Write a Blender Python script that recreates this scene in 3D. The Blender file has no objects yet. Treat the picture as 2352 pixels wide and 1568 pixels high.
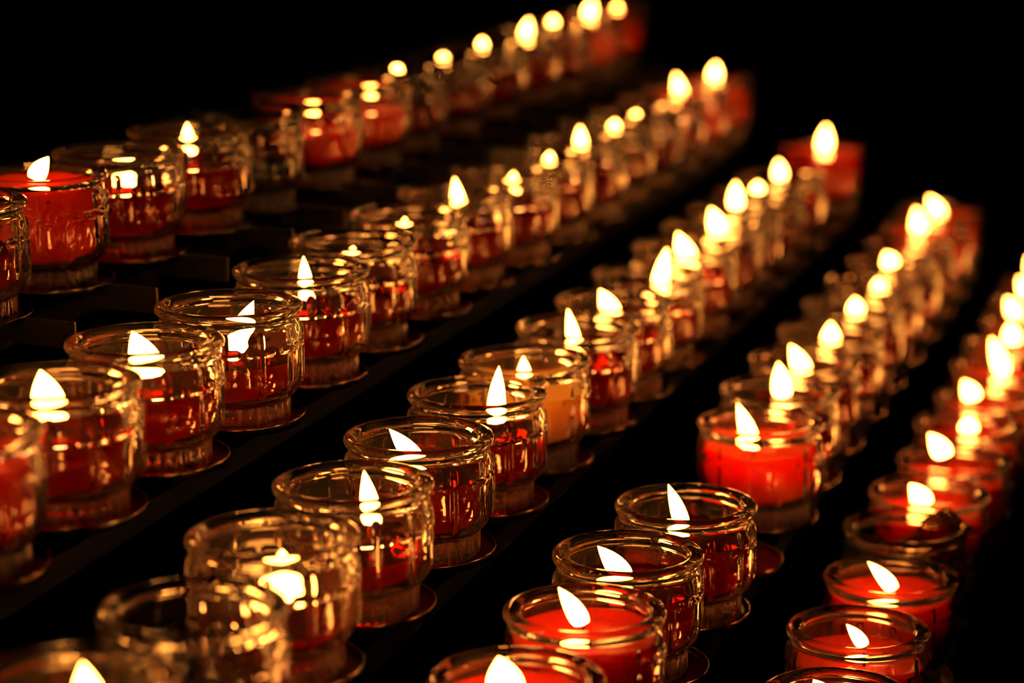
import bpy, math, random
from mathutils import Matrix, Vector

random.seed(7)
C = bpy.context.scene

# ------------------------------------------------------------------ camera, world, exposure
R = 0.030                      # rim radius of a votive cup in metres; cup shapes are written in units of R
CAM_Z = 1.45
PITCH, ROLL = 0.22436, -0.00439
ROW = 0.31864                  # heading of the rows, to the right of the camera's heading
DV = Vector((math.sin(ROW), math.cos(ROW), 0))      # along a tier, away from the camera
QV = Vector((math.cos(ROW), -math.sin(ROW), 0))     # across the tiers, downhill

cam_d = bpy.data.cameras.new('camera')
cam = bpy.data.objects.new('camera', cam_d)
C.collection.objects.link(cam)
cam_d.sensor_width = 36.0
cam_d.lens = 82.18
cam_d.clip_start = 0.02
cam_d.clip_end = 60
F = Vector((0, math.cos(PITCH), -math.sin(PITCH)))
U0 = Vector((0, math.sin(PITCH), math.cos(PITCH)))
R0 = Vector((1, 0, 0))
cr, sr = math.cos(ROLL), math.sin(ROLL)
UU = U0 * cr - R0 * sr
RR = R0 * cr + U0 * sr
m = Matrix((RR, UU, -F)).transposed().to_4x4()
m.translation = Vector((0, 0, CAM_Z))
cam.matrix_world = m
cam_d.dof.use_dof = True
cam_d.dof.focus_distance = 0.930
cam_d.dof.aperture_fstop = 6.0
cam_d.dof.aperture_blades = 0
C.camera = cam

W = bpy.data.worlds.new('dark_church')
W.use_nodes = True
W.node_tree.nodes['Background'].inputs[0].default_value = (0.0, 0.0, 0.0, 1)
W.node_tree.nodes['Background'].inputs[1].default_value = 0.0
C.world = W

C.view_settings.view_transform = 'Standard'
C.view_settings.look = 'None'
C.view_settings.exposure = 0.0
C.view_settings.gamma = 1.0
C.view_settings.use_curve_mapping = False

C.cycles.max_bounces = 12
C.cycles.transmission_bounces = 12
C.cycles.glossy_bounces = 10
C.cycles.diffuse_bounces = 4
C.cycles.transparent_max_bounces = 12
C.cycles.caustics_reflective = True
C.cycles.caustics_refractive = True
C.cycles.sample_clamp_indirect = 12.0
C.cycles.blur_glossy = 0.3
C.cycles.use_denoising = True
C.cycles.use_adaptive_sampling = True
C.cycles.adaptive_threshold = 0.08

FLAME_POWER = 44.0

# ------------------------------------------------------------------ helpers
def tag(o, label=None, cat=None, group=None, kind=None):
    if label: o['label'] = label
    if cat: o['category'] = cat
    if group: o['group'] = group
    if kind: o['kind'] = kind
    return o

def mesh(name, verts, faces, mat=None, smooth=True):
    me = bpy.data.meshes.new(name)
    me.from_pydata(verts, [], faces)
    if smooth:
        me.polygons.foreach_set('use_smooth', [True] * len(me.polygons))
    if mat: me.materials.append(mat)
    me.update()
    return me

def link(name, me, parent=None, loc=None, rotz=0.0):
    o = bpy.data.objects.new(name, me)
    C.collection.objects.link(o)
    if parent is not None: o.parent = parent
    if loc is not None: o.location = loc
    o.rotation_euler = (0, 0, rotz)
    return o

def lathe(profile, n, closed=False, disp=None):
    """profile: list of (r, z) in R units; disp(theta, r, z, i) -> added radius. r==0 ends are poles."""
    V, Fa = [], []
    rings = []
    for i, (r, z) in enumerate(profile):
        if r == 0:
            rings.append([len(V)]); V.append((0, 0, z * R))
        else:
            ring = []
            for j in range(n):
                a = 2 * math.pi * j / n
                rr = r + (disp(a, r, z, i) if disp else 0)
                ring.append(len(V)); V.append((rr * R * math.cos(a), rr * R * math.sin(a), z * R))
            rings.append(ring)
    pairs = list(zip(rings, rings[1:]))
    if closed: pairs.append((rings[-1], rings[0]))
    for A, B in pairs:
        if len(A) == 1:
            for j in range(n): Fa.append((A[0], B[(j + 1) % n], B[j]))
        elif len(B) == 1:
            for j in range(n): Fa.append((A[j], A[(j + 1) % n], B[0]))
        else:
            for j in range(n):
                k = (j + 1) % n
                Fa.append((A[j], A[k], B[k], B[j]))
    return V, Fa

# ------------------------------------------------------------------ materials
def new_mat(name):
    mt = bpy.data.materials.new(name); mt.use_nodes = True
    nt = mt.node_tree; nt.nodes.clear()
    out = nt.nodes.new('ShaderNodeOutputMaterial')
    return mt, nt, out

def bump(nt, scale, strength, dist, detail=2.0):
    tc = nt.nodes.new('ShaderNodeTexCoord')
    no = nt.nodes.new('ShaderNodeTexNoise'); no.inputs['Scale'].default_value = scale
    no.inputs['Detail'].default_value = detail
    bp = nt.nodes.new('ShaderNodeBump'); bp.inputs['Strength'].default_value = strength
    bp.inputs['Distance'].default_value = dist
    nt.links.new(tc.outputs['Object'], no.inputs['Vector'])
    nt.links.new(no.outputs['Fac'], bp.inputs['Height'])
    return bp

def glass_mat(name, tint, rough, b, veil, veil_col, zs=1.0):
    """pressed glass with a warm diffuse veil mixed in to imitate refracted candle glow"""
    mt, nt, out = new_mat(name)
    p = nt.nodes.new('ShaderNodeBsdfGlass')
    p.inputs['Color'].default_value = tint
    p.inputs['Roughness'].default_value = rough
    p.inputs['IOR'].default_value = 1.5
    bp = bump(nt, 130, b, 0.0006, 3)
    nt.links.new(bp.outputs[0], p.inputs['Normal'])
    d = nt.nodes.new('ShaderNodeBsdfDiffuse'); d.inputs[0].default_value = veil_col
    t = nt.nodes.new('ShaderNodeBsdfTranslucent'); t.inputs[0].default_value = veil_col
    dt = nt.nodes.new('ShaderNodeMixShader'); dt.inputs[0].default_value = 0.5
    nt.links.new(d.outputs[0], dt.inputs[1]); nt.links.new(t.outputs[0], dt.inputs[2])
    tc = nt.nodes.new('ShaderNodeTexCoord')
    no = nt.nodes.new('ShaderNodeTexNoise'); no.inputs['Scale'].default_value = 60; no.inputs['Detail'].default_value = 4
    mp = nt.nodes.new('ShaderNodeMapping'); mp.inputs['Scale'].default_value = (1 / zs ** 0.5 * 3 if zs < 1 else 1, 1 / zs ** 0.5 * 3 if zs < 1 else 1, zs)
    nt.links.new(tc.outputs['Object'], mp.inputs[0]); nt.links.new(mp.outputs[0], no.inputs['Vector'])
    mr = nt.nodes.new('ShaderNodeMapRange')
    mr.inputs[1].default_value = 0.35; mr.inputs[2].default_value = 0.65
    mr.inputs[3].default_value = veil * 0.5; mr.inputs[4].default_value = veil * 1.5
    nt.links.new(no.outputs['Fac'], mr.inputs[0])
    mx = nt.nodes.new('ShaderNodeMixShader')
    nt.links.new(mr.outputs[0], mx.inputs[0])
    nt.links.new(p.outputs[0], mx.inputs[1]); nt.links.new(dt.outputs[0], mx.inputs[2])
    nt.links.new(mx.outputs[0], out.inputs[0])
    return mt

def wax_mat(name, col, liquid, rad, specks=0.0):
    """red candle wax: light scatters through it; molten wax also lets light straight through"""
    mt, nt, out = new_mat(name)
    p = nt.nodes.new('ShaderNodeBsdfPrincipled')
    p.inputs['Roughness'].default_value = 0.25
    p.inputs['IOR'].default_value = 1.44
    p.inputs['Subsurface Weight'].default_value = 1.0
    p.inputs['Specular IOR Level'].default_value = 0.25
    p.inputs['Subsurface Radius'].default_value = rad
    p.inputs['Subsurface Scale'].default_value = 0.018
    p.inputs['Base Color'].default_value = col
    if specks > 0:
        tc = nt.nodes.new('ShaderNodeTexCoord')
        mp = nt.nodes.new('ShaderNodeMapping'); mp.inputs['Scale'].default_value = (1, 1, 1.6)
        no = nt.nodes.new('ShaderNodeTexNoise'); no.inputs['Scale'].default_value = 150
        no.inputs['Detail'].default_value = 4
        cl = nt.nodes.new('ShaderNodeTexNoise'); cl.inputs['Scale'].default_value = 30
        mu = nt.nodes.new('ShaderNodeMath'); mu.operation = 'MULTIPLY'
        rp = nt.nodes.new('ShaderNodeValToRGB')
        rp.color_ramp.elements[0].position = 0.36; rp.color_ramp.elements[0].color = (0, 0, 0, 1)
        rp.color_ramp.elements[1].position = 0.42; rp.color_ramp.elements[1].color = (specks, specks, specks, 1)
        mx = nt.nodes.new('ShaderNodeMix'); mx.data_type = 'RGBA'
        mx.inputs[6].default_value = col; mx.inputs[7].default_value = (0.03, 0.004, 0.002, 1)
        nt.links.new(tc.outputs['Object'], mp.inputs[0])
        nt.links.new(mp.outputs[0], no.inputs['Vector'])
        nt.links.new(mp.outputs[0], cl.inputs['Vector'])
        nt.links.new(no.outputs['Fac'], mu.inputs[0]); nt.links.new(cl.outputs['Fac'], mu.inputs[1])
        nt.links.new(mu.outputs[0], rp.inputs[0])
        nt.links.new(rp.outputs[0], mx.inputs[0])
        nt.links.new(mx.outputs[2], p.inputs['Base Color'])
    bp = bump(nt, 90, 0.25, 0.0008, 3)
    nt.links.new(bp.outputs[0], p.inputs['Normal'])
    if liquid > 0:
        nt.nodes.remove(p)
        d = nt.nodes.new('ShaderNodeBsdfDiffuse'); d.inputs[0].default_value = col
        t = nt.nodes.new('ShaderNodeBsdfTranslucent'); t.inputs[0].default_value = col
        p = nt.nodes.new('ShaderNodeMixShader'); p.inputs[0].default_value = 0.7
        nt.links.new(d.outputs[0], p.inputs[1]); nt.links.new(t.outputs[0], p.inputs[2])
        g = nt.nodes.new('ShaderNodeBsdfGlass')
        g.inputs['Color'].default_value = (0.88, 0.02, 0.003, 1)
        g.inputs['Roughness'].default_value = 0.03
        g.inputs['IOR'].default_value = 1.43
        nt.links.new(bp.outputs[0], g.inputs['Normal'])
        mx = nt.nodes.new('ShaderNodeMixShader'); mx.inputs[0].default_value = liquid
        nt.links.new(p.outputs[0], mx.inputs[1]); nt.links.new(g.outputs[0], mx.inputs[2])
        nt.links.new(mx.outputs[0], out.inputs[0])
    else:
        nt.links.new(p.outputs[0], out.inputs[0])
    return mt

def metal_mat(name, col, rough, metallic=0.0, spec=0.5):
    mt, nt, out = new_mat(name)
    p = nt.nodes.new('ShaderNodeBsdfPrincipled')
    p.inputs['Base Color'].default_value = col
    p.inputs['Roughness'].default_value = rough
    p.inputs['Metallic'].default_value = metallic
    p.inputs['Specular IOR Level'].default_value = spec
    bp = bump(nt, 400, 0.15, 0.0003, 2)
    nt.links.new(bp.outputs[0], p.inputs['Normal'])
    nt.links.new(p.outputs[0], out.inputs[0])
    return mt

def flame_mat():
    """a flame: blue and see-through at its foot, yellow-white body"""
    mt, nt, out = new_mat('candle_flame')
    tc = nt.nodes.new('ShaderNodeTexCoord')
    sp = nt.nodes.new('ShaderNodeSeparateXYZ')
    nt.links.new(tc.outputs['Generated'], sp.inputs[0])
    rp = nt.nodes.new('ShaderNodeValToRGB')
    e = rp.color_ramp.elements
    e[0].position = 0.0; e[0].color = (0.30, 0.12, 0.10, 1)
    e[1].position = 0.16; e[1].color = (1.0, 0.34, 0.048, 1)
    k = rp.color_ramp.elements.new(1.0); k.color = (1.0, 0.34, 0.046, 1)
    st = nt.nodes.new('ShaderNodeMapRange')
    st.inputs[1].default_value = 0.0; st.inputs[2].default_value = 0.14
    st.inputs[3].default_value = 0.25 * FLAME_POWER; st.inputs[4].default_value = FLAME_POWER
    em = nt.nodes.new('ShaderNodeEmission')
    nt.links.new(sp.outputs[2], rp.inputs[0]); nt.links.new(sp.outputs[2], st.inputs[0])
    nt.links.new(rp.outputs[0], em.inputs[0]); nt.links.new(st.outputs[0], em.inputs[1])
    nt.links.new(em.outputs[0], out.inputs[0])
    mt.cycles.emission_sampling = 'NONE'
    return mt

M_GLASS = glass_mat('pressed_clear_glass', (1, 1, 1, 1), 0.03, 0.15, 0.04, (0.75, 0.46, 0.22, 1))
M_FOOT = glass_mat('gold_lit_ribbed_glass', (1, 1, 1, 1), 0.04, 0.1, 0.26, (0.95, 0.60, 0.34, 1), 0.25)  # stronger veil in upright streaks imitates golden candle light in the ribs
M_SHARD = glass_mat('dark_broken_glass', (0.55, 0.45, 0.35, 1), 0.06, 0.35, 0.10, (0.3, 0.2, 0.1, 1))  # brown tinted glass with a thin brown veil
M_LIQ = wax_mat('molten_red_wax', (0.85, 0.007, 0.001, 1), 0.56, (1.0, 0.10, 0.03))
M_POOL, nt_, out_ = new_mat('molten_wax_pool')
g_ = nt_.nodes.new('ShaderNodeBsdfGlass')
g_.inputs['Color'].default_value = (0.32, 0.006, 0.001, 1); g_.inputs['Roughness'].default_value = 0.02; g_.inputs['IOR'].default_value = 1.43
nt_.links.new(g_.outputs[0], out_.inputs[0])
M_SOL = wax_mat('solid_red_wax', (0.88, 0.028, 0.004, 1), 0.0, (1.0, 0.14, 0.04))
M_SPK = wax_mat('sooty_red_wax', (0.86, 0.030, 0.008, 1), 0.0, (1.0, 0.12, 0.04), 0.9)
M_ORG = wax_mat('thin_wax_orange_glow', (0.98, 0.42, 0.12, 1), 0.0, (1.0, 0.5, 0.2))  # orange base colour imitates the flame's glow through the thin wax
M_HOL = wax_mat('hollowed_red_wax', (0.90, 0.065, 0.010, 1), 0.0, (1.0, 0.2, 0.05))
M_WICK = metal_mat('charred_wick', (0.012, 0.010, 0.009, 1), 0.9)
M_BLACK = metal_mat('black_enamelled_metal', (0.005, 0.0042, 0.004, 1), 0.6, 0.0, 0.03)
M_DISH = metal_mat('black_dish_metal', (0.008, 0.006, 0.005, 1), 0.22)
M_LIP = metal_mat('glint_dish_lip', (0.35, 0.22, 0.12, 1), 0.25, 1.0)  # golden candle glint put into the lip as a brassy metal colour
M_PLATE = metal_mat('bare_brown_metal', (0.30, 0.20, 0.10, 1), 0.28, 0.85)
M_FLAME = flame_mat()

# ------------------------------------------------------------------ the room, dark behind the stand
def box(name, x0, x1, y0, y1, z0, z1, mat):
    V = [(x, y, z) for z in (z0, z1) for y in (y0, y1) for x in (x0, x1)]
    Fa = [(0, 2, 3, 1), (4, 5, 7, 6), (0, 1, 5, 4), (2, 6, 7, 3), (0, 4, 6, 2), (1, 3, 7, 5)]
    return mesh(name, V, Fa, mat, False)

def stone(name, a, b, scale):
    mt, nt, out = new_mat(name)
    p = nt.nodes.new('ShaderNodeBsdfPrincipled'); p.inputs['Roughness'].default_value = 0.85
    no = nt.nodes.new('ShaderNodeTexNoise'); no.inputs['Scale'].default_value = scale
    no.inputs['Detail'].default_value = 6
    tc = nt.nodes.new('ShaderNodeTexCoord'); nt.links.new(tc.outputs['Object'], no.inputs['Vector'])
    mx = nt.nodes.new('ShaderNodeMix'); mx.data_type = 'RGBA'
    mx.inputs[6].default_value = a; mx.inputs[7].default_value = b
    nt.links.new(no.outputs['Fac'], mx.inputs[0]); nt.links.new(mx.outputs[2], p.inputs['Base Color'])
    nt.links.new(p.outputs[0], out.inputs[0])
    return mt
M_FLOOR = stone('dark_floor_stone', (0.02, 0.018, 0.016, 1), (0.04, 0.036, 0.03, 1), 3)
M_WALL = stone('dark_wall_stone', (0.03, 0.026, 0.022, 1), (0.05, 0.045, 0.038, 1), 2)
tag(link('floor', box('floor', -8, 8, -2, 12, -0.1, 0, M_FLOOR)), kind='structure')
tag(link('wall_back', box('wall_back', -8, 8, 12, 12.2, -0.1, 5, M_WALL)), kind='structure')

# ------------------------------------------------------------------ cup of pressed glass with a ring of crosses
NSEG = 504
def smooth(t):
    t = max(0.0, min(1.0, t)); return t * t * (3 - 2 * t)
def seg_d(u, z, u0, z0, u1, z1):
    du, dz = u1 - u0, z1 - z0
    L = du * du + dz * dz
    t = 0 if L == 0 else max(0, min(1, ((u - u0) * du + (z - z0) * dz) / L))
    return math.hypot(u - u0 - t * du, z - z0 - t * dz)
def cross_h(a, z):
    per = math.pi / 6
    u = ((a / per + 0.5) % 1.0 - 0.5) * per * 0.98
    d = min(seg_d(u, z, 0, 0.54, 0, 1.31), seg_d(u, z, -0.165, 1.09, 0.165, 1.09))
    return 0.027 * (1 - smooth((d - 0.024) / 0.036))
def flute(a, z):
    ph = (a / (math.pi / 18)) % 1.0
    s = math.sin(math.pi * ph)
    w = smooth(z / 0.02) * (1 - smooth((z - 0.27 - 0.03 * s) / 0.03))
    if 0.055 < z < 0.075: w *= 0.35
    return -0.050 * (s ** 0.7) * w
outer = [(0.79, 0.012)]
zz = [0.02, 0.035, 0.05, 0.058, 0.066, 0.074, 0.085, 0.10, 0.14, 0.19, 0.24, 0.26, 0.275, 0.29, 0.305, 0.318]
outer += [(0.805, z) for z in zz]
outer += [(0.814, 0.332), (0.836, 0.35), (0.868, 0.375), (0.898, 0.41), (0.922, 0.445), (0.940, 0.485)]
def body_r(z):
    if z < 0.70: return 0.940 + 0.035 * math.sin((z - 0.485) / 0.215 * math.pi / 2)
    if z < 1.22: return 0.975
    return 0.975 - 0.035 * smooth((z - 1.22) / 0.20)
z = 0.505
while z < 1.41:
    outer.append((body_r(z), z)); z += 0.0175
outer += [(0.939, 1.435), (0.940, 1.455), (0.952, 1.472), (0.975, 1.490), (0.992, 1.515), (1.0, 1.545), (0.998, 1.57),
          (0.985, 1.592), (0.962, 1.606), (0.93, 1.614), (0.89, 1.616), (0.85, 1.611), (0.815, 1.598), (0.79, 1.578), (0.778, 1.55),
          (0.782, 1.52), (0.798, 1.49), (0.818, 1.465)]
INNER = [(0.840, 1.435), (0.858, 1.40), (0.875, 1.35), (0.895, 1.22), (0.905, 0.95), (0.903, 0.80), (0.893, 0.68), (0.868, 0.57),
         (0.825, 0.48), (0.75, 0.41), (0.63, 0.37), (0.45, 0.352), (0.22, 0.345)]
under = [(0.0, 0.205), (0.35, 0.200), (0.56, 0.185), (0.655, 0.14), (0.69, 0.06), (0.715, 0.012), (0.735, 0.001), (0.775, 0.0)]
prof = under + outer + INNER + [(0.0, 0.343)]
n_u = len(under); n_o = len(outer)
def cup_disp(a, r, z, i):
    if n_u - 1 <= i < n_u + n_o - 18:
        if z < 0.34: return flute(a, z)
        if z > 0.45: return cross_h(a, z)
    return 0.0
V, Fa = lathe(prof, NSEG, disp=cup_disp)
CUP = mesh('glass_cup', V, Fa, M_GLASS)
CUP.materials.append(M_FOOT)
for p_ in CUP.polygons:
    if p_.center.z < 0.325 * R: p_.material_index = 1

def inner_r(z):
    P = INNER
    if z >= P[0][1]: return 0.840 - (z - 1.435) * 0.65
    for (ra, za), (rb, zb) in zip(P, P[1:]):
        if zb <= z <= za: return rb + (ra - rb) * (z - zb) / (za - zb)
    return 0.2

WAX = {}
def wax_mesh(kind, lvl, rnd):
    key = (kind, lvl)
    if key in WAX: return WAX[key]
    g = 0.006
    P = [(0, 0.343 + g), (0.22, 0.345 + g), (0.45, 0.352 + g), (0.62, 0.37 + g), (0.742, 0.41 + g)]
    z = 0.48
    while z < lvl - 0.03:
        P.append((inner_r(z) - g, z)); z += 0.07
    rt = inner_r(lvl) - g
    hard = kind != 'L'; hollow = kind == 'O' or lvl == 1.22
    P.append((rt, lvl))
    if hollow:  # burnt down in the middle, a thin wall of wax left standing
        fz = 0.72
        P += [(rt - 0.02, lvl + 0.02), (rt - 0.045, lvl - 0.01), (rt - 0.075, lvl - 0.12), (rt - 0.10, fz + 0.15), (rt - 0.20, fz + 0.03), (rt - 0.3, fz),
              (rt * 0.4, fz - 0.005), (0.1, fz), (0.05, fz + 0.01), (0, fz + 0.02)]
    elif hard:   # a raised shell of unmelted wax round a shallow pool
        P += [(rt - 0.012, lvl + 0.028), (rt - 0.04, lvl + 0.034), (rt - 0.075, lvl + 0.008), (rt - 0.12, lvl - 0.035), (rt - 0.2, lvl - 0.05)]
        P += [(rt * 0.5, lvl - 0.055), (rt * 0.2, lvl - 0.052), (0.06, lvl - 0.045), (0, lvl - 0.04)]
    else:      # liquid with its meniscus
        P += [(rt - 0.010, lvl + 0.012), (rt - 0.03, lvl + 0.002), (rt - 0.07, lvl - 0.010), (rt * 0.5, lvl - 0.014), (0.08, lvl - 0.012), (0.04, lvl), (0, lvl + 0.01)]
    ph = [rnd.uniform(0, 6.28) for _ in range(4)]
    n0 = len(P) - (10 if hard else 8)
    V, Fa = lathe(P, 96)
    if hard:   # uneven shell edge
        W_ = []
        for (x, y, z) in V:
            rr = math.hypot(x, y) / R
            if z / R > lvl - 0.02 and rr > rt - 0.09:
                a = math.atan2(y, x)
                z += R * 0.022 * (math.sin(2 * a + ph[0]) + 0.6 * math.sin(3 * a + ph[1]) + 0.3 * math.sin(7 * a + ph[2]))
            W_.append((x, y, z))
        V = W_
    mt = {'L': M_LIQ, 'O': M_ORG, 'S': M_SOL}[kind]
    if kind == 'S' and lvl in (1.44, 1.3, 1.15): mt = M_SPK
    if lvl == 1.22: mt = M_HOL
    WAX[key] = mesh('wax', V, Fa, mt)
    if kind == 'L':   # the pool on top is molten and clear
        WAX[key].materials.append(M_POOL)
        for p_ in WAX[key].polygons:
            if p_.normal.z > 0.6 and p_.center.z > (lvl - 0.05) * R: p_.material_index = 1
    return WAX[key]

def tube(pts, rads, n=10):
    """closed tube through pts (metres) with radii (metres), both ends drawn to a point"""
    V, Fa = [], []
    rings = []
    for i, (p, r) in enumerate(zip(pts, rads)):
        p = Vector(p)
        t = (Vector(pts[min(i + 1, len(pts) - 1)]) - Vector(pts[max(i - 1, 0)])).normalized()
        x = t.cross(Vector((0, 1, 0))).normalized(); y = t.cross(x).normalized()
        if r <= 0:
            rings.append([len(V)]); V.append(tuple(p)); continue
        ring = []
        for j in range(n):
            a = 2 * math.pi * j / n
            ring.append(len(V)); V.append(tuple(p + x * (r * math.cos(a)) + y * (r * math.sin(a))))
        rings.append(ring)
    for A, B in zip(rings, rings[1:]):
        for j in range(n):
            k = (j + 1) % n
            if len(A) == 1: Fa.append((A[0], B[j], B[k]))
            elif len(B) == 1: Fa.append((A[j], B[0], A[k]))
            else: Fa.append((A[j], B[j], B[k], A[k]))
    return V, Fa

def flame_mesh(f):
    bx, bz, tx, tz, w = f
    pts, rad = [], []
    N = 15
    for i in range(N + 1):
        t = i / N
        # rises off the wick first, then is drawn sideways by the draught
        s = t ** 1.25
        pts.append(((bx + (tx - bx) * s) * R, 0, (bz + (tz - bz) * t) * R))
        if i == 0 or i == N: rad.append(0)
        else:
            q = (0.72 + 0.28 * math.sin(t / 0.26 * math.pi / 2)) if t < 0.26 else (1 - ((t - 0.26) / 0.74) ** 2.0)
            rad.append(max(0.004, q * w * 0.5) * R)
    V, Fa = tube(pts, rad, 16)
    V = [(x, y * 0.72, z) for (x, y, z) in V]
    return mesh('flame', V, Fa, M_FLAME)

def wick_mesh(f, lvl):
    bx, bz, tx, tz, w = f
    z0 = lvl - 0.10; z1 = bz + 0.05
    lean = 0.02 if tx < bx else -0.02
    pts = [(bx * R, 0, z0 * R)] + [((bx + lean * s * s) * R, 0, (z0 + (z1 - z0) * s) * R) for s in (0.05, 0.4, 0.7, 0.9, 1.0)]
    return mesh('wick', *tube(pts, [0, 0.016 * R, 0.016 * R, 0.017 * R, 0.018 * R, 0], 8), M_WICK)

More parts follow.
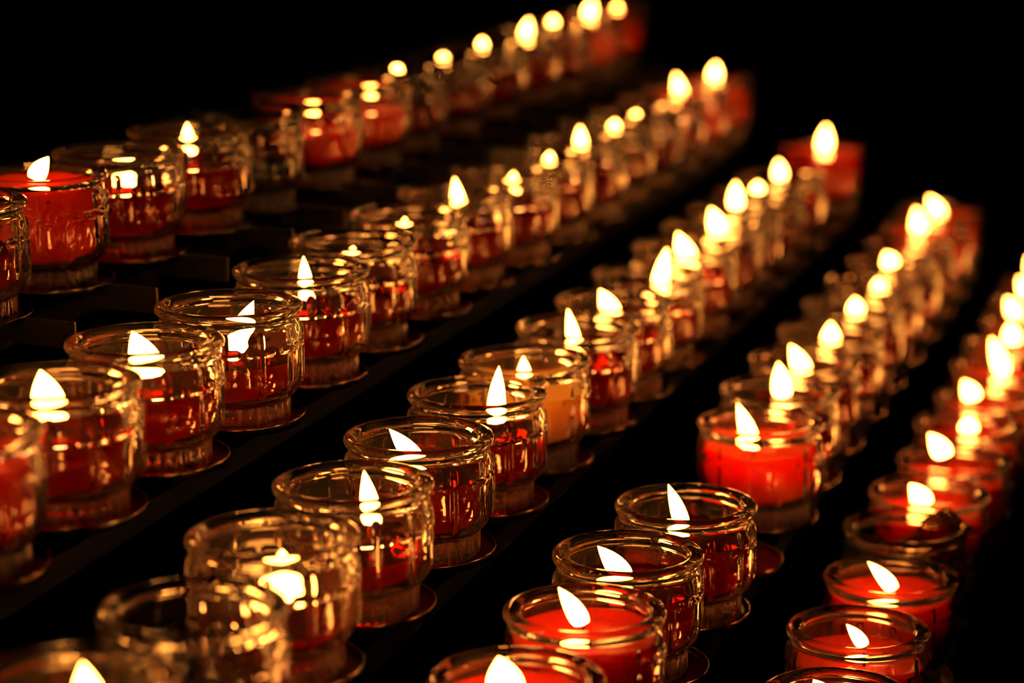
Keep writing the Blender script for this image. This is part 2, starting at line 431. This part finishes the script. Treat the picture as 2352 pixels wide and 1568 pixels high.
# ------------------------------------------------------------------ tiers and cups
# tier, place, wax, level, foot of cup, dish centre, turn, flame (foot x, z, tip x, z, width), label
CUPS = [
    (1, 0, 'L', 0.95, (-0.2223, 0.9162, -0.1986), (-0.2228, 0.9185), 10, (0.05, 1.15, 0.0, 1.55, 0.28), 'votive glass cut by the picture edge, in front of the brimful red cup, top tier'),
    (1, 1, 'S', 1.44, (-0.2024, 0.9866, -0.1986), (-0.2009, 0.9864), 38, (-0.022, 1.5, 0.192, 1.827, 0.26), 'votive cup brimful of bright red wax, flame leaning right above the rim, top tier'),
    (1, 2, 'L', 1.02, (-0.1788, 1.0543, -0.1986), (-0.1788, 1.0533), 8, (0.074, 1.08, 0.191, 1.4, 0.34), 'votive candle with fuzzy flame behind glass, just behind the brimful red cup, top tier'),
    (1, 3, 'L', 1.05, (-0.1559, 1.1269, -0.1986), (-0.1562, 1.1245), 3, (-0.018, 1.11, -0.03, 1.687, 0.26), 'votive candle with tall upright flame, in front of the unlit empty glass, top tier'),
    (1, 4, 'E', 0, (-0.1353, 1.1838, -0.1986), (-0.1349, 1.1862), 24, None, 'unlit empty clear votive glass between two lit cups on top tier'),
    (1, 5, 'S', 0.98, (-0.1096, 1.2624, -0.1986), (-0.1104, 1.2608), 19, (0.053, 1.211, 0.153, 1.447, 0.24), 'votive candle with solid bright red wax directly behind the unlit empty glass, top tier'),
    (1, 6, 'S', 1.0, (-0.0871, 1.3358, -0.1986), (-0.0864, 1.3336), 10, (0.214, 1.209, 0.236, 1.508, 0.24), 'votive candle with flame widening upward and small bright red glint, top tier'),
    (1, 7, 'L', 0.9, (-0.0678, 1.3947, -0.1986), (-0.0658, 1.3959), 20, (-0.002, 1.523, 0.069, 1.626, 0.22), 'candle of dark melted red wax, eighth cup along the top tier from the near end'),
    (1, 8, 'L', 0.9, (-0.0424, 1.4674, -0.1986), (-0.0422, 1.4675), 24, (0.002, 1.489, 0.039, 1.616, 0.22), 'candle of dark melted red wax, ninth cup along the top tier from the near end'),
    (1, 9, 'L', 1.0, (-0.0194, 1.5384, -0.1986), (-0.0191, 1.5376), 2, (0.026, 1.503, 0.027, 1.712, 0.2), 'candle of dark melted red wax, tenth cup along the top tier from the near end'),
    (1, 10, 'L', 1.0, (0.0048, 1.6154, -0.1986), (0.0059, 1.6132), 19, (0.17, 1.422, 0.271, 1.899, 0.26), 'candle of dark melted red wax, eleventh cup along the top tier from the near end'),
    (1, 11, 'L', 0.9, (0.0281, 1.6817, -0.1986), (0.0279, 1.6798), 1, (0.074, 1.558, 0.074, 1.765, 0.22), 'candle of dark melted red wax, twelfth cup along the top tier from the near end'),
    (1, 12, 'S', 1.0, (0.0536, 1.7556, -0.1986), (0.0524, 1.7542), 7, (0.156, 1.526, 0.263, 1.934, 0.28), 'candle of solid red wax, thirteenth cup along the top tier from the near end'),
    (1, 13, 'S', 1.1, (0.0762, 1.8259, -0.1986), (0.0755, 1.8242), 15, (0.201, 1.408, 0.245, 1.654, 0.22), 'candle of solid red wax, fourteenth cup along the top tier from the near end'),
    (2, 0, 'S', 1.2, (-0.1819, 0.7308, -0.2425), (-0.182, 0.7299), 16, (0.05, 1.25, 0, 1.6, 0.28), 'large blurred votive glass of deep red wax cut by the picture edge, second tier'),
    (2, 1, 'L', 0.98, (-0.1598, 0.795, -0.2425), (-0.16, 0.7968), 5, (-0.066, 1.105, -0.175, 1.718, 0.42), 'blurred votive candle, broad pointed flame, red wax half full, near end of second tier'),
    (2, 2, 'L', 1.0, (-0.1386, 0.8596, -0.2425), (-0.1382, 0.862), 24, (0.067, 1.06, -0.153, 1.701, 0.44), 'votive candle with fat wedge-shaped flame slanting low to one side, second tier'),
    (2, 3, 'L', 0.88, (-0.1144, 0.9239, -0.2425), (-0.1149, 0.9263), 32, (0.06, 0.94, 0.342, 1.636, 0.3), 'sharp votive glass embossed with crosses, flame leaning to the right, second tier'),
    (2, 4, 'L', 1.0, (-0.0916, 0.9992, -0.2425), (-0.0936, 0.9978), 13, (0.065, 1.06, 0.037, 1.765, 0.22), 'votive candle with slim upright flame just behind the sharp cross-embossed glass, second tier'),
    (2, 5, 'L', 0.85, (-0.0734, 1.0657, -0.2425), (-0.0716, 1.0646), 14, (-0.038, 1.188, 0.005, 1.492, 0.26), 'votive candle with short flame hidden low inside many glassy reflections, second tier'),
    (2, 6, 'L', 0.9, (-0.0505, 1.1389, -0.2425), (-0.0502, 1.1365), 20, (-0.09, 1.085, -0.071, 1.516, 0.26), 'candle of dark melted red wax, seventh cup along the second tier from the near end'),
    (2, 7, 'L', 1.0, (-0.0294, 1.2061, -0.2425), (-0.0288, 1.2038), 28, (0.093, 1.061, -0.007, 1.829, 0.26), 'votive candle with tall pointed upright flame rising above its neighbours, second tier'),
    (2, 8, 'L', 0.95, (-0.0036, 1.2728, -0.2425), (-0.0036, 1.2709), 9, (0.133, 1.161, 0.166, 1.575, 0.28), 'candle of dark melted red wax, ninth cup along the second tier from the near end'),
    (2, 9, 'L', 0.95, (0.0182, 1.3384, -0.2425), (0.0181, 1.3366), 24, (0.11, 1.304, 0.144, 1.625, 0.24), 'candle of dark melted red wax, tenth cup along the second tier from the near end'),
    (2, 10, 'L', 1.0, (0.0412, 1.4033, -0.2425), (0.0396, 1.4019), 14, (0.039, 1.309, 0.011, 1.838, 0.24), 'candle of dark melted red wax, eleventh cup along the second tier from the near end'),
    (2, 11, 'L', 0.9, (0.0616, 1.4715, -0.2425), (0.0619, 1.4694), 21, (0.116, 1.421, 0.152, 1.66, 0.24), 'candle of dark melted red wax, twelfth cup along the second tier from the near end'),
    (2, 12, 'L', 1.0, (0.0832, 1.5311, -0.2425), (0.0829, 1.5331), 4, (-0.061, 1.398, -0.005, 1.589, 0.22), 'candle of dark melted red wax, thirteenth cup along the second tier from the near end'),
    (2, 13, 'L', 1.0, (0.1043, 1.5983, -0.2425), (0.105, 1.6), 16, (-0.029, 1.362, 0.009, 1.501, 0.16), 'candle of dark melted red wax, fourteenth cup along the second tier from the near end'),
    (2, 14, 'S', 1.0, (0.1263, 1.6604, -0.2425), (0.1256, 1.6626), 11, (-0.156, 1.223, -0.309, 1.926, 0.3), 'candle of solid red wax, fifteenth cup along the second tier from the near end'),
    (2, 15, 'S', 1.15, (0.1497, 1.736, -0.2425), (0.1493, 1.7343), 5, (0.041, 1.48, 0.088, 1.91, 0.3), 'last votive candle at the far end of the second tier, red wax'),
    (3, 0, 'L', 0.9, (-0.1258, 0.6307, -0.29), (-0.1252, 0.6284), 16, (0.168, 0.999, 0.092, 1.749, 0.38), 'strongly blurred votive cup with flame in the bottom corner of the picture, middle tier'),
    (3, 1, 'E', 0, (-0.1, 0.6919, -0.29), (-0.1016, 0.6936), 29, None, 'strongly blurred unlit clear votive glass beside the corner flame, middle tier'),
    (3, 2, 'L', 0.62, (-0.0825, 0.7667, -0.29), (-0.0818, 0.7644), 1, (0.108, 0.802, 0.11, 1.403, 0.46), 'clear votive glass nearly burnt out, flame deep inside under the rim, middle tier'),
    (3, 3, 'L', 0.78, (-0.0589, 0.8298, -0.29), (-0.0588, 0.829), 20, (0.233, 0.983, 0.137, 1.737, 0.25), 'votive candle with curved upright flame and low amber-red wax, middle tier'),
    (3, 4, 'L', 1.08, (-0.0371, 0.8956, -0.29), (-0.0368, 0.8959), 30, (-0.004, 1.14, -0.395, 1.681, 0.28), 'sharp votive candle with flame swept sideways, deep red wax, cross-embossed, middle tier'),
    (3, 5, 'L', 1.05, (-0.0149, 0.9652, -0.29), (-0.0147, 0.9629), 28, (0.257, 1.11, 0.311, 1.971, 0.26), 'votive candle with tall pointed flame above the rim behind the swept-flame cup, middle tier'),
    (3, 6, 'O', 1.14, (0.0055, 1.0267, -0.29), (0.0067, 1.0287), 18, (0.005, 1.108, -0.013, 1.627, 0.24), 'votive candle with glowing orange wax and tiny flame sunk in it, middle tier'),
    (3, 7, 'L', 0.98, (0.0316, 1.0951, -0.29), (0.0297, 1.0966), 2, (-0.02, 1.041, -0.16, 1.86, 0.22), 'votive candle with slim flame just behind the glowing orange cup, middle tier'),
    (3, 8, 'L', 1.0, (0.0517, 1.1567, -0.29), (0.0517, 1.1591), 28, (-0.003, 1.239, -0.239, 1.755, 0.32), 'candle of dark melted red wax, ninth cup along the middle tier from the near end'),
    (3, 9, 'L', 0.95, (0.0732, 1.2239, -0.29), (0.0733, 1.2263), 4, (0.185, 1.23, 0.318, 2.039, 0.28), 'candle of dark melted red wax, tenth cup along the middle tier from the near end'),
    (3, 10, 'L', 1.0, (0.0986, 1.3035, -0.29), (0.0972, 1.302), 27, (0.088, 1.15, -0.157, 1.835, 0.38), 'candle of dark melted red wax, eleventh cup along the middle tier from the near end'),
    (3, 11, 'L', 1.05, (0.1196, 1.3721, -0.29), (0.1197, 1.3702), 27, (0.164, 1.331, -0.043, 1.918, 0.36), 'candle of dark melted red wax, twelfth cup along the middle tier from the near end'),
    (3, 12, 'L', 1.0, (0.1391, 1.4307, -0.29), (0.1399, 1.4315), 8, (0.0, 1.567, -0.01, 2.13, 0.3), 'candle of dark melted red wax, thirteenth cup along the middle tier from the near end'),
    (3, 13, 'L', 0.95, (0.1611, 1.4954, -0.29), (0.1616, 1.4972), 9, (-0.061, 1.56, -0.066, 1.787, 0.26), 'candle of dark melted red wax, fourteenth cup along the middle tier from the near end'),
    (3, 14, 'L', 1.1, (0.1823, 1.5629, -0.29), (0.1837, 1.5643), 24, (-0.024, 1.489, -0.073, 1.924, 0.28), 'candle of dark melted red wax, fifteenth cup along the middle tier from the near end'),
    (3, 16, 'S', 1.4, (0.227, 1.7009, -0.29), (0.2283, 1.6993), 16, (0.081, 1.46, 0.117, 2.091, 0.34), 'lone full red votive candle standing apart at the far end of the middle tier'),
    (4, 0, 'S', 1.3, (0.0011, 0.743, -0.3332), (0.0035, 0.7433), 16, (-0.109, 1.36, -0.204, 1.83, 0.42), 'votive candle cut off at bottom edge with big blurred round flame, fourth tier'),
    (4, 1, 'S', 1.28, (0.0261, 0.811, -0.3332), (0.0257, 0.8103), 12, (-0.026, 1.375, -0.318, 1.868, 0.24), 'votive candle with visible black wick and red wax near the rim, fourth tier'),
    (4, 2, 'L', 1.14, (0.0452, 0.8777, -0.3332), (0.0475, 0.8773), 33, (-0.032, 1.2, -0.4, 1.681, 0.3), 'sharp votive candle with crooked flame pointing sideways, dark red wax, fourth tier'),
    (4, 3, 'L', 1.12, (0.0728, 0.9439, -0.3332), (0.0704, 0.9441), 17, (-0.028, 1.191, -0.248, 1.866, 0.22), 'votive candle with thin slanted flame and dark wax, in front of the gap, fourth tier'),
    (4, 5, 'S', 1.22, (0.1184, 1.0781, -0.3332), (0.116, 1.0781), 12, (-0.124, 1.137, -0.372, 1.876, 0.27), 'votive candle of bright orange-red wax just behind the gap in fourth tier'),
    (4, 6, 'L', 1.1, (0.135, 1.1429, -0.3332), (0.1362, 1.145), 27, (0.044, 1.42, -0.039, 2.034, 0.32), 'votive candle with two overlapping flame blurs behind the orange-red cup, fourth tier'),
    (4, 7, 'L', 1.1, (0.1558, 1.2095, -0.3332), (0.1578, 1.2107), 7, (-0.005, 1.26, -0.269, 1.821, 0.32), 'candle of dark melted red wax, seventh cup along the fourth tier from the near end'),
    (4, 8, 'L', 1.1, (0.1786, 1.2773, -0.3332), (0.1802, 1.2786), 18, (0.003, 1.216, -0.007, 1.73, 0.36), 'candle of dark melted red wax, eighth cup along the fourth tier from the near end'),
    (4, 9, 'L', 1.05, (0.2012, 1.3464, -0.3332), (0.2024, 1.3459), 2, (0.052, 1.378, 0.026, 1.71, 0.32), 'candle of dark melted red wax, ninth cup along the fourth tier from the near end'),
    (4, 10, 'L', 1.05, (0.224, 1.416, -0.3332), (0.2248, 1.4138), 17, (0.117, 1.213, 0.069, 1.625, 0.36), 'candle of dark melted red wax, tenth cup along the fourth tier from the near end'),
    (4, 11, 'L', 1.1, (0.246, 1.4776, -0.3332), (0.2465, 1.4794), 25, (-0.048, 1.478, -0.188, 1.783, 0.34), 'candle of dark melted red wax, eleventh cup along the fourth tier from the near end'),
    (4, 12, 'L', 1.1, (0.2681, 1.5458, -0.3332), (0.2687, 1.5467), 28, (-0.001, 1.191, -0.006, 1.35, 0.14), 'candle of dark melted red wax, twelfth cup along the fourth tier from the near end'),
    (4, 13, 'S', 1.2, (0.2895, 1.6072, -0.3332), (0.2893, 1.6091), 11, (-0.156, 1.374, -0.259, 2.01, 0.34), 'candle of solid red wax, thirteenth cup along the fourth tier from the near end'),
    (4, 14, 'S', 1.3, (0.3119, 1.6794, -0.3332), (0.3128, 1.6806), 14, (-0.001, 1.36, -0.277, 1.878, 0.34), 'last votive candle at the far end of the fourth tier'),
    (5, 0, 'S', 1.2, (0.1252, 0.8532, -0.3834), (0.1245, 0.8555), 12, (-0.118, 1.488, -0.306, 1.8, 0.26), 'votive candle with only its rim and flame tip inside bottom edge, lowest tier'),
    (5, 1, 'S', 1.15, (0.1444, 0.9282, -0.3834), (0.1452, 0.9271), 19, (0.092, 1.315, -0.161, 1.651, 0.19), 'votive candle with short thin slanted flame and red-orange wax, lowest tier'),
    (5, 2, 'S', 1.3, (0.169, 0.9961, -0.3834), (0.1675, 0.9943), 4, (0.047, 1.36, -0.345, 1.813, 0.22), 'votive candle with long slanted flame, standing before the dark unlit glass, lowest tier'),
    (5, 3, 'E', 0, (0.1876, 1.0684, -0.3834), (0.1882, 1.0661), 9, None, 'dark unlit empty votive glass with a broken glass piece leaning in it'),
    (5, 4, 'S', 1.25, (0.2095, 1.1292, -0.3834), (0.2115, 1.1279), 26, (-0.065, 1.34, -0.326, 1.706, 0.34), 'votive candle with rounded flame directly behind the dark unlit glass, lowest tier'),
    (5, 5, 'S', 1.25, (0.2331, 1.1892, -0.3834), (0.2324, 1.1913), 23, (-0.165, 1.61, -0.456, 2.039, 0.34), 'candle of solid red wax, sixth cup along the lowest tier from the near end'),
    (5, 6, 'S', 1.2, (0.2542, 1.2611, -0.3834), (0.2556, 1.2618), 9, (0.019, 1.419, 0.008, 1.704, 0.34), 'candle of solid red wax, seventh cup along the lowest tier from the near end'),
    (5, 7, 'S', 1.2, (0.2767, 1.3203, -0.3834), (0.2757, 1.3225), 7, (-0.262, 1.534, -0.48, 1.918, 0.34), 'candle of solid red wax, eighth cup along the lowest tier from the near end'),
    (5, 8, 'S', 1.2, (0.3007, 1.3978, -0.3834), (0.2999, 1.3962), 8, (0.051, 1.387, -0.232, 2.176, 0.32), 'candle of solid red wax, ninth cup along the lowest tier from the near end'),
    (5, 9, 'S', 1.2, (0.3205, 1.4622, -0.3834), (0.3219, 1.4627), 12, (0.02, 1.551, -0.046, 2.01, 0.36), 'candle of solid red wax, tenth cup along the lowest tier from the near end'),
    (5, 10, 'S', 1.2, (0.3428, 1.5216, -0.3834), (0.342, 1.5238), 21, (-0.228, 1.71, -0.46, 2.145, 0.32), 'candle of solid red wax, eleventh cup along the lowest tier from the near end'),
    (5, 11, 'S', 1.2, (0.3627, 1.5901, -0.3834), (0.3644, 1.5914), 0, (-0.127, 1.706, -0.368, 2.139, 0.32), 'candle of solid red wax, twelfth cup along the lowest tier from the near end'),
    (5, 12, 'S', 1.2, (0.3842, 1.656, -0.3834), (0.3861, 1.6573), 21, (-0.2, 1.674, -0.392, 2.208, 0.32), 'furthest votive candle of the lowest tier, at the picture edge'),
]
TIERS = {1: (-16.6603, -5.0587), 2: (-13.3845, -6.5238), 3: (-10.5193, -8.1061), 4: (-7.6467, -9.5465), 5: (-5.0847, -11.2194)}
TIER_NAME = {1: 'top', 2: 'second', 3: 'middle', 4: 'fourth', 5: 'lowest'}
S0, S1 = 19.5, 58.3            # ends of the stand, along DV, in R

rack = bpy.data.objects.new('candle_stand', None)
C.collection.objects.link(rack)
mid = (DV * 39 + QV * -10.5) * R
rack.location = (mid.x, mid.y, 0)
rack.rotation_euler = (0, 0, -ROW)     # local x = QV, local y = DV
tag(rack, 'black metal candle stand of five rising tiers with a round dish for each cup', 'candle stand')
RI = Matrix.Rotation(ROW, 4, 'Z') @ Matrix.Translation(-rack.location)
def loc_of(v): return RI @ Vector(v)

# dish: shallow round holder with a rolled lip
dish_prof = [(0, -0.002), (0.80, -0.002), (0.90, -0.002), (0.955, 0.022), (0.978, 0.055), (0.985, 0.072), (0.992, 0.080), (1.0, 0.083), (1.008, 0.079),
             (1.010, 0.066), (1.002, 0.02), (0.985, -0.03), (0.93, -0.060), (0.84, -0.072), (0.5, -0.076), (0.30, -0.078), (0.29, -0.13), (0, -0.13)]
V, Fa = lathe(dish_prof, 128)
Fa = [f[::-1] for f in Fa]
DISH = mesh('dish', V, Fa, M_DISH)
DISH.materials.append(M_LIP)
for p_ in DISH.polygons:
    if p_.center.z > 0.072 * R: p_.material_index = 1

def local_box(x0, x1, y0, y1, z0, z1):
    V = [(x, y, z) for z in (z0, z1) for y in (y0, y1) for x in (x0, x1)]
    Fa = [(0, 2, 3, 1), (4, 5, 7, 6), (0, 1, 5, 4), (2, 6, 7, 3), (0, 4, 6, 2), (1, 3, 7, 5)]
    return V, Fa
shelves = {}
DISH_DROP = 0.13
for i, (a, h) in TIERS.items():
    c = loc_of(QV * a * R + DV * 39 * R + Vector((0, 0, CAM_Z)))
    zt = CAM_Z + (h - 1.56 - DISH_DROP) * R
    y0, y1 = (S0 - 39) * R, (S1 - 39) * R
    x0, x1 = c.x - 0.62 * R, c.x + 0.62 * R
    # flat bar with its two edges folded down
    w = 0.0015; dp = 0.30 * R
    P = [(x0, zt), (x1, zt), (x1, zt - dp), (x1 - w, zt - dp), (x1 - w, zt - w), (x0 + w, zt - w), (x0 + w, zt - dp), (x0, zt - dp)]
    V = [(x, y0, z) for x, z in P] + [(x, y1, z) for x, z in P]
    n = len(P)
    Fa = [(k, k + n, (k + 1) % n + n, (k + 1) % n) for k in range(n)]
    for o, fl_ in ((0, False), (n, True)):
        for q in ((0, 1, 4, 5), (1, 2, 3, 4), (0, 5, 6, 7)):
            Fa.append(tuple(o + k for k in (q[::-1] if fl_ else q)))
    shelves[i] = link('shelf', mesh('shelf', V, Fa, M_BLACK, False), rack)

def dish_at(i, x, y):
    h = TIERS[i][1]
    link('dish', DISH, shelves[i], loc_of((x, y, CAM_Z + (h - 1.56) * R)))
for row in CUPS: dish_at(row[0], row[5][0], row[5][1])
# two dishes stand empty
PH = {3: 18.5768, 4: 23.5676}
for i, k in ((4, 4), (3, 15)):
    p = QV * TIERS[i][0] * R + DV * (PH[i] + 2.35 * k) * R
    dish_at(i, p.x, p.y)

# brackets under the top tier's dishes
for row in CUPS:
    if row[0] != 1: continue
    p = loc_of((row[5][0], row[5][1], 0))
    h = TIERS[1][1]
    z1 = CAM_Z + (h - 1.56 + 0.06) * R
    x0 = shelves[1].data.vertices[1].co.x
    V = [(x0, p.y, z1), (x0 + 1.15 * R, p.y, z1 - 0.02 * R), (x0 + 1.15 * R, p.y, z1 - 0.40 * R), (x0, p.y, z1 - 0.34 * R)]
    V = V + [(x, y + 0.0012, z) for x, y, z in V]
    Fa = [(0, 1, 2, 3), (7, 6, 5, 4), (0, 4, 5, 1), (1, 5, 6, 2), (2, 6, 7, 3), (3, 7, 4, 0)]
    link('bracket', mesh('bracket', V, Fa, M_PLATE, False), rack)

# end frames: a sloping bearer under the bars, two legs and a crossbar
cx = {i: loc_of(QV * a * R + DV * 39 * R).x for i, (a, h) in TIERS.items()}
zu = {i: CAM_Z + (h - 1.56 - DISH_DROP - 0.30) * R for i, (a, h) in TIERS.items()}
for yy in ((S0 - 39) * R + 0.02, (S1 - 39) * R - 0.02):
    V, Fa = [], []
    for (x, z) in ((cx[1] - 0.02, zu[1] + 0.0035), (cx[5] + 0.02, zu[5] - 0.0035)):
        for dy in (-0.006, 0.006):
            V += [(x, yy + dy, z), (x, yy + dy, z - 0.025)]
    Fa = [(0, 2, 3, 1), (4, 5, 7, 6), (0, 4, 6, 2), (1, 3, 7, 5), (0, 1, 5, 4), (2, 6, 7, 3)]
    link('bearer', mesh('bearer', V, Fa, M_BLACK, False), rack)
    for x, z in ((cx[1], zu[1] - 0.015), (cx[5], zu[5] - 0.015)):
        link('leg', mesh('leg', *local_box(x - 0.01, x + 0.01, yy - 0.0055, yy + 0.0055, 0, z), M_BLACK, False), rack)
    link('crossbar', mesh('crossbar', *local_box(cx[1] + 0.01, cx[5] - 0.01, yy - 0.005, yy + 0.005, 0.60, 0.62), M_BLACK, False), rack)

GROUP = {i: 'votive cups along the %s tier' % n for i, n in TIER_NAME.items()}
for (i, k, kind, lvl, foot, dish, turn, fl, label) in CUPS:
    root = bpy.data.objects.new('votive_candle' if kind != 'E' else 'votive_glass', None)
    C.collection.objects.link(root)
    root.location = (foot[0], foot[1], CAM_Z + (TIERS[i][1] - 1.56) * R)
    tag(root, label, 'candle' if kind != 'E' else 'glass', GROUP[i])
    rnd = random.Random(i * 100 + k)
    # the crosses: "turn" is the bearing of one cross from the camera-facing side towards the right
    link('glass_cup', CUP, root, rotz=math.radians(-90 + turn))
    if kind == 'E': continue
    wx = link('wax', wax_mesh(kind, lvl, rnd), root, rotz=rnd.uniform(0, 6.28))
    link('wick', wick_mesh(fl, 0.76 if (kind == 'O' or lvl == 1.22) else lvl), root)
    link('flame', flame_mesh(fl), root)

# broken piece of a cup leaning in the unlit glass of the lowest tier
sec = [p for p in outer if 0.45 < p[1] < 1.43][::4] + [(0.940, 1.455), (0.975, 1.49), (0.998, 1.57), (0.93, 1.614), (0.85, 1.611), (0.778, 1.55), (0.818, 1.465)] + [p for p in INNER if p[1] > 0.45]
NS = 26
V, Fa = [], []
for j in range(NS + 1):
    a = -math.pi / 2 + (-0.42 + 0.84 * j / NS)
    for (r, z) in sec:
        jag = (0.05 * math.sin(9 * z + j) + 0.10 * z) if j in (0, NS) else 0.10 * z
        V.append((r * R * math.cos(a + jag), (r * math.sin(a + jag) + 0.93) * R, (z - 0.5) * R))
n = len(sec)
for j in range(NS):
    for k in range(n):
        l = (k + 1) % n
        Fa.append((j * n + k, (j + 1) * n + k, (j + 1) * n + l, j * n + l))
Fa += [tuple(range(n))[::-1], tuple(NS * n + k for k in range(n))]
shard = link('glass_shard', mesh('glass_shard', V, Fa, M_SHARD))
e = [r for r in CUPS if r[:2] == (5, 3)][0]
shard.matrix_world = Matrix.Translation((e[4][0] + 0.02 * R, e[4][1] - 0.05 * R, e[4][2] + CAM_Z + 1.02 * R)) @ Matrix.Rotation(math.radians(44), 4, 'Y') @ Matrix.Rotation(math.radians(8), 4, 'Z')
tag(shard, 'curved dark broken glass piece leaning out of the unlit cup', 'broken glass')
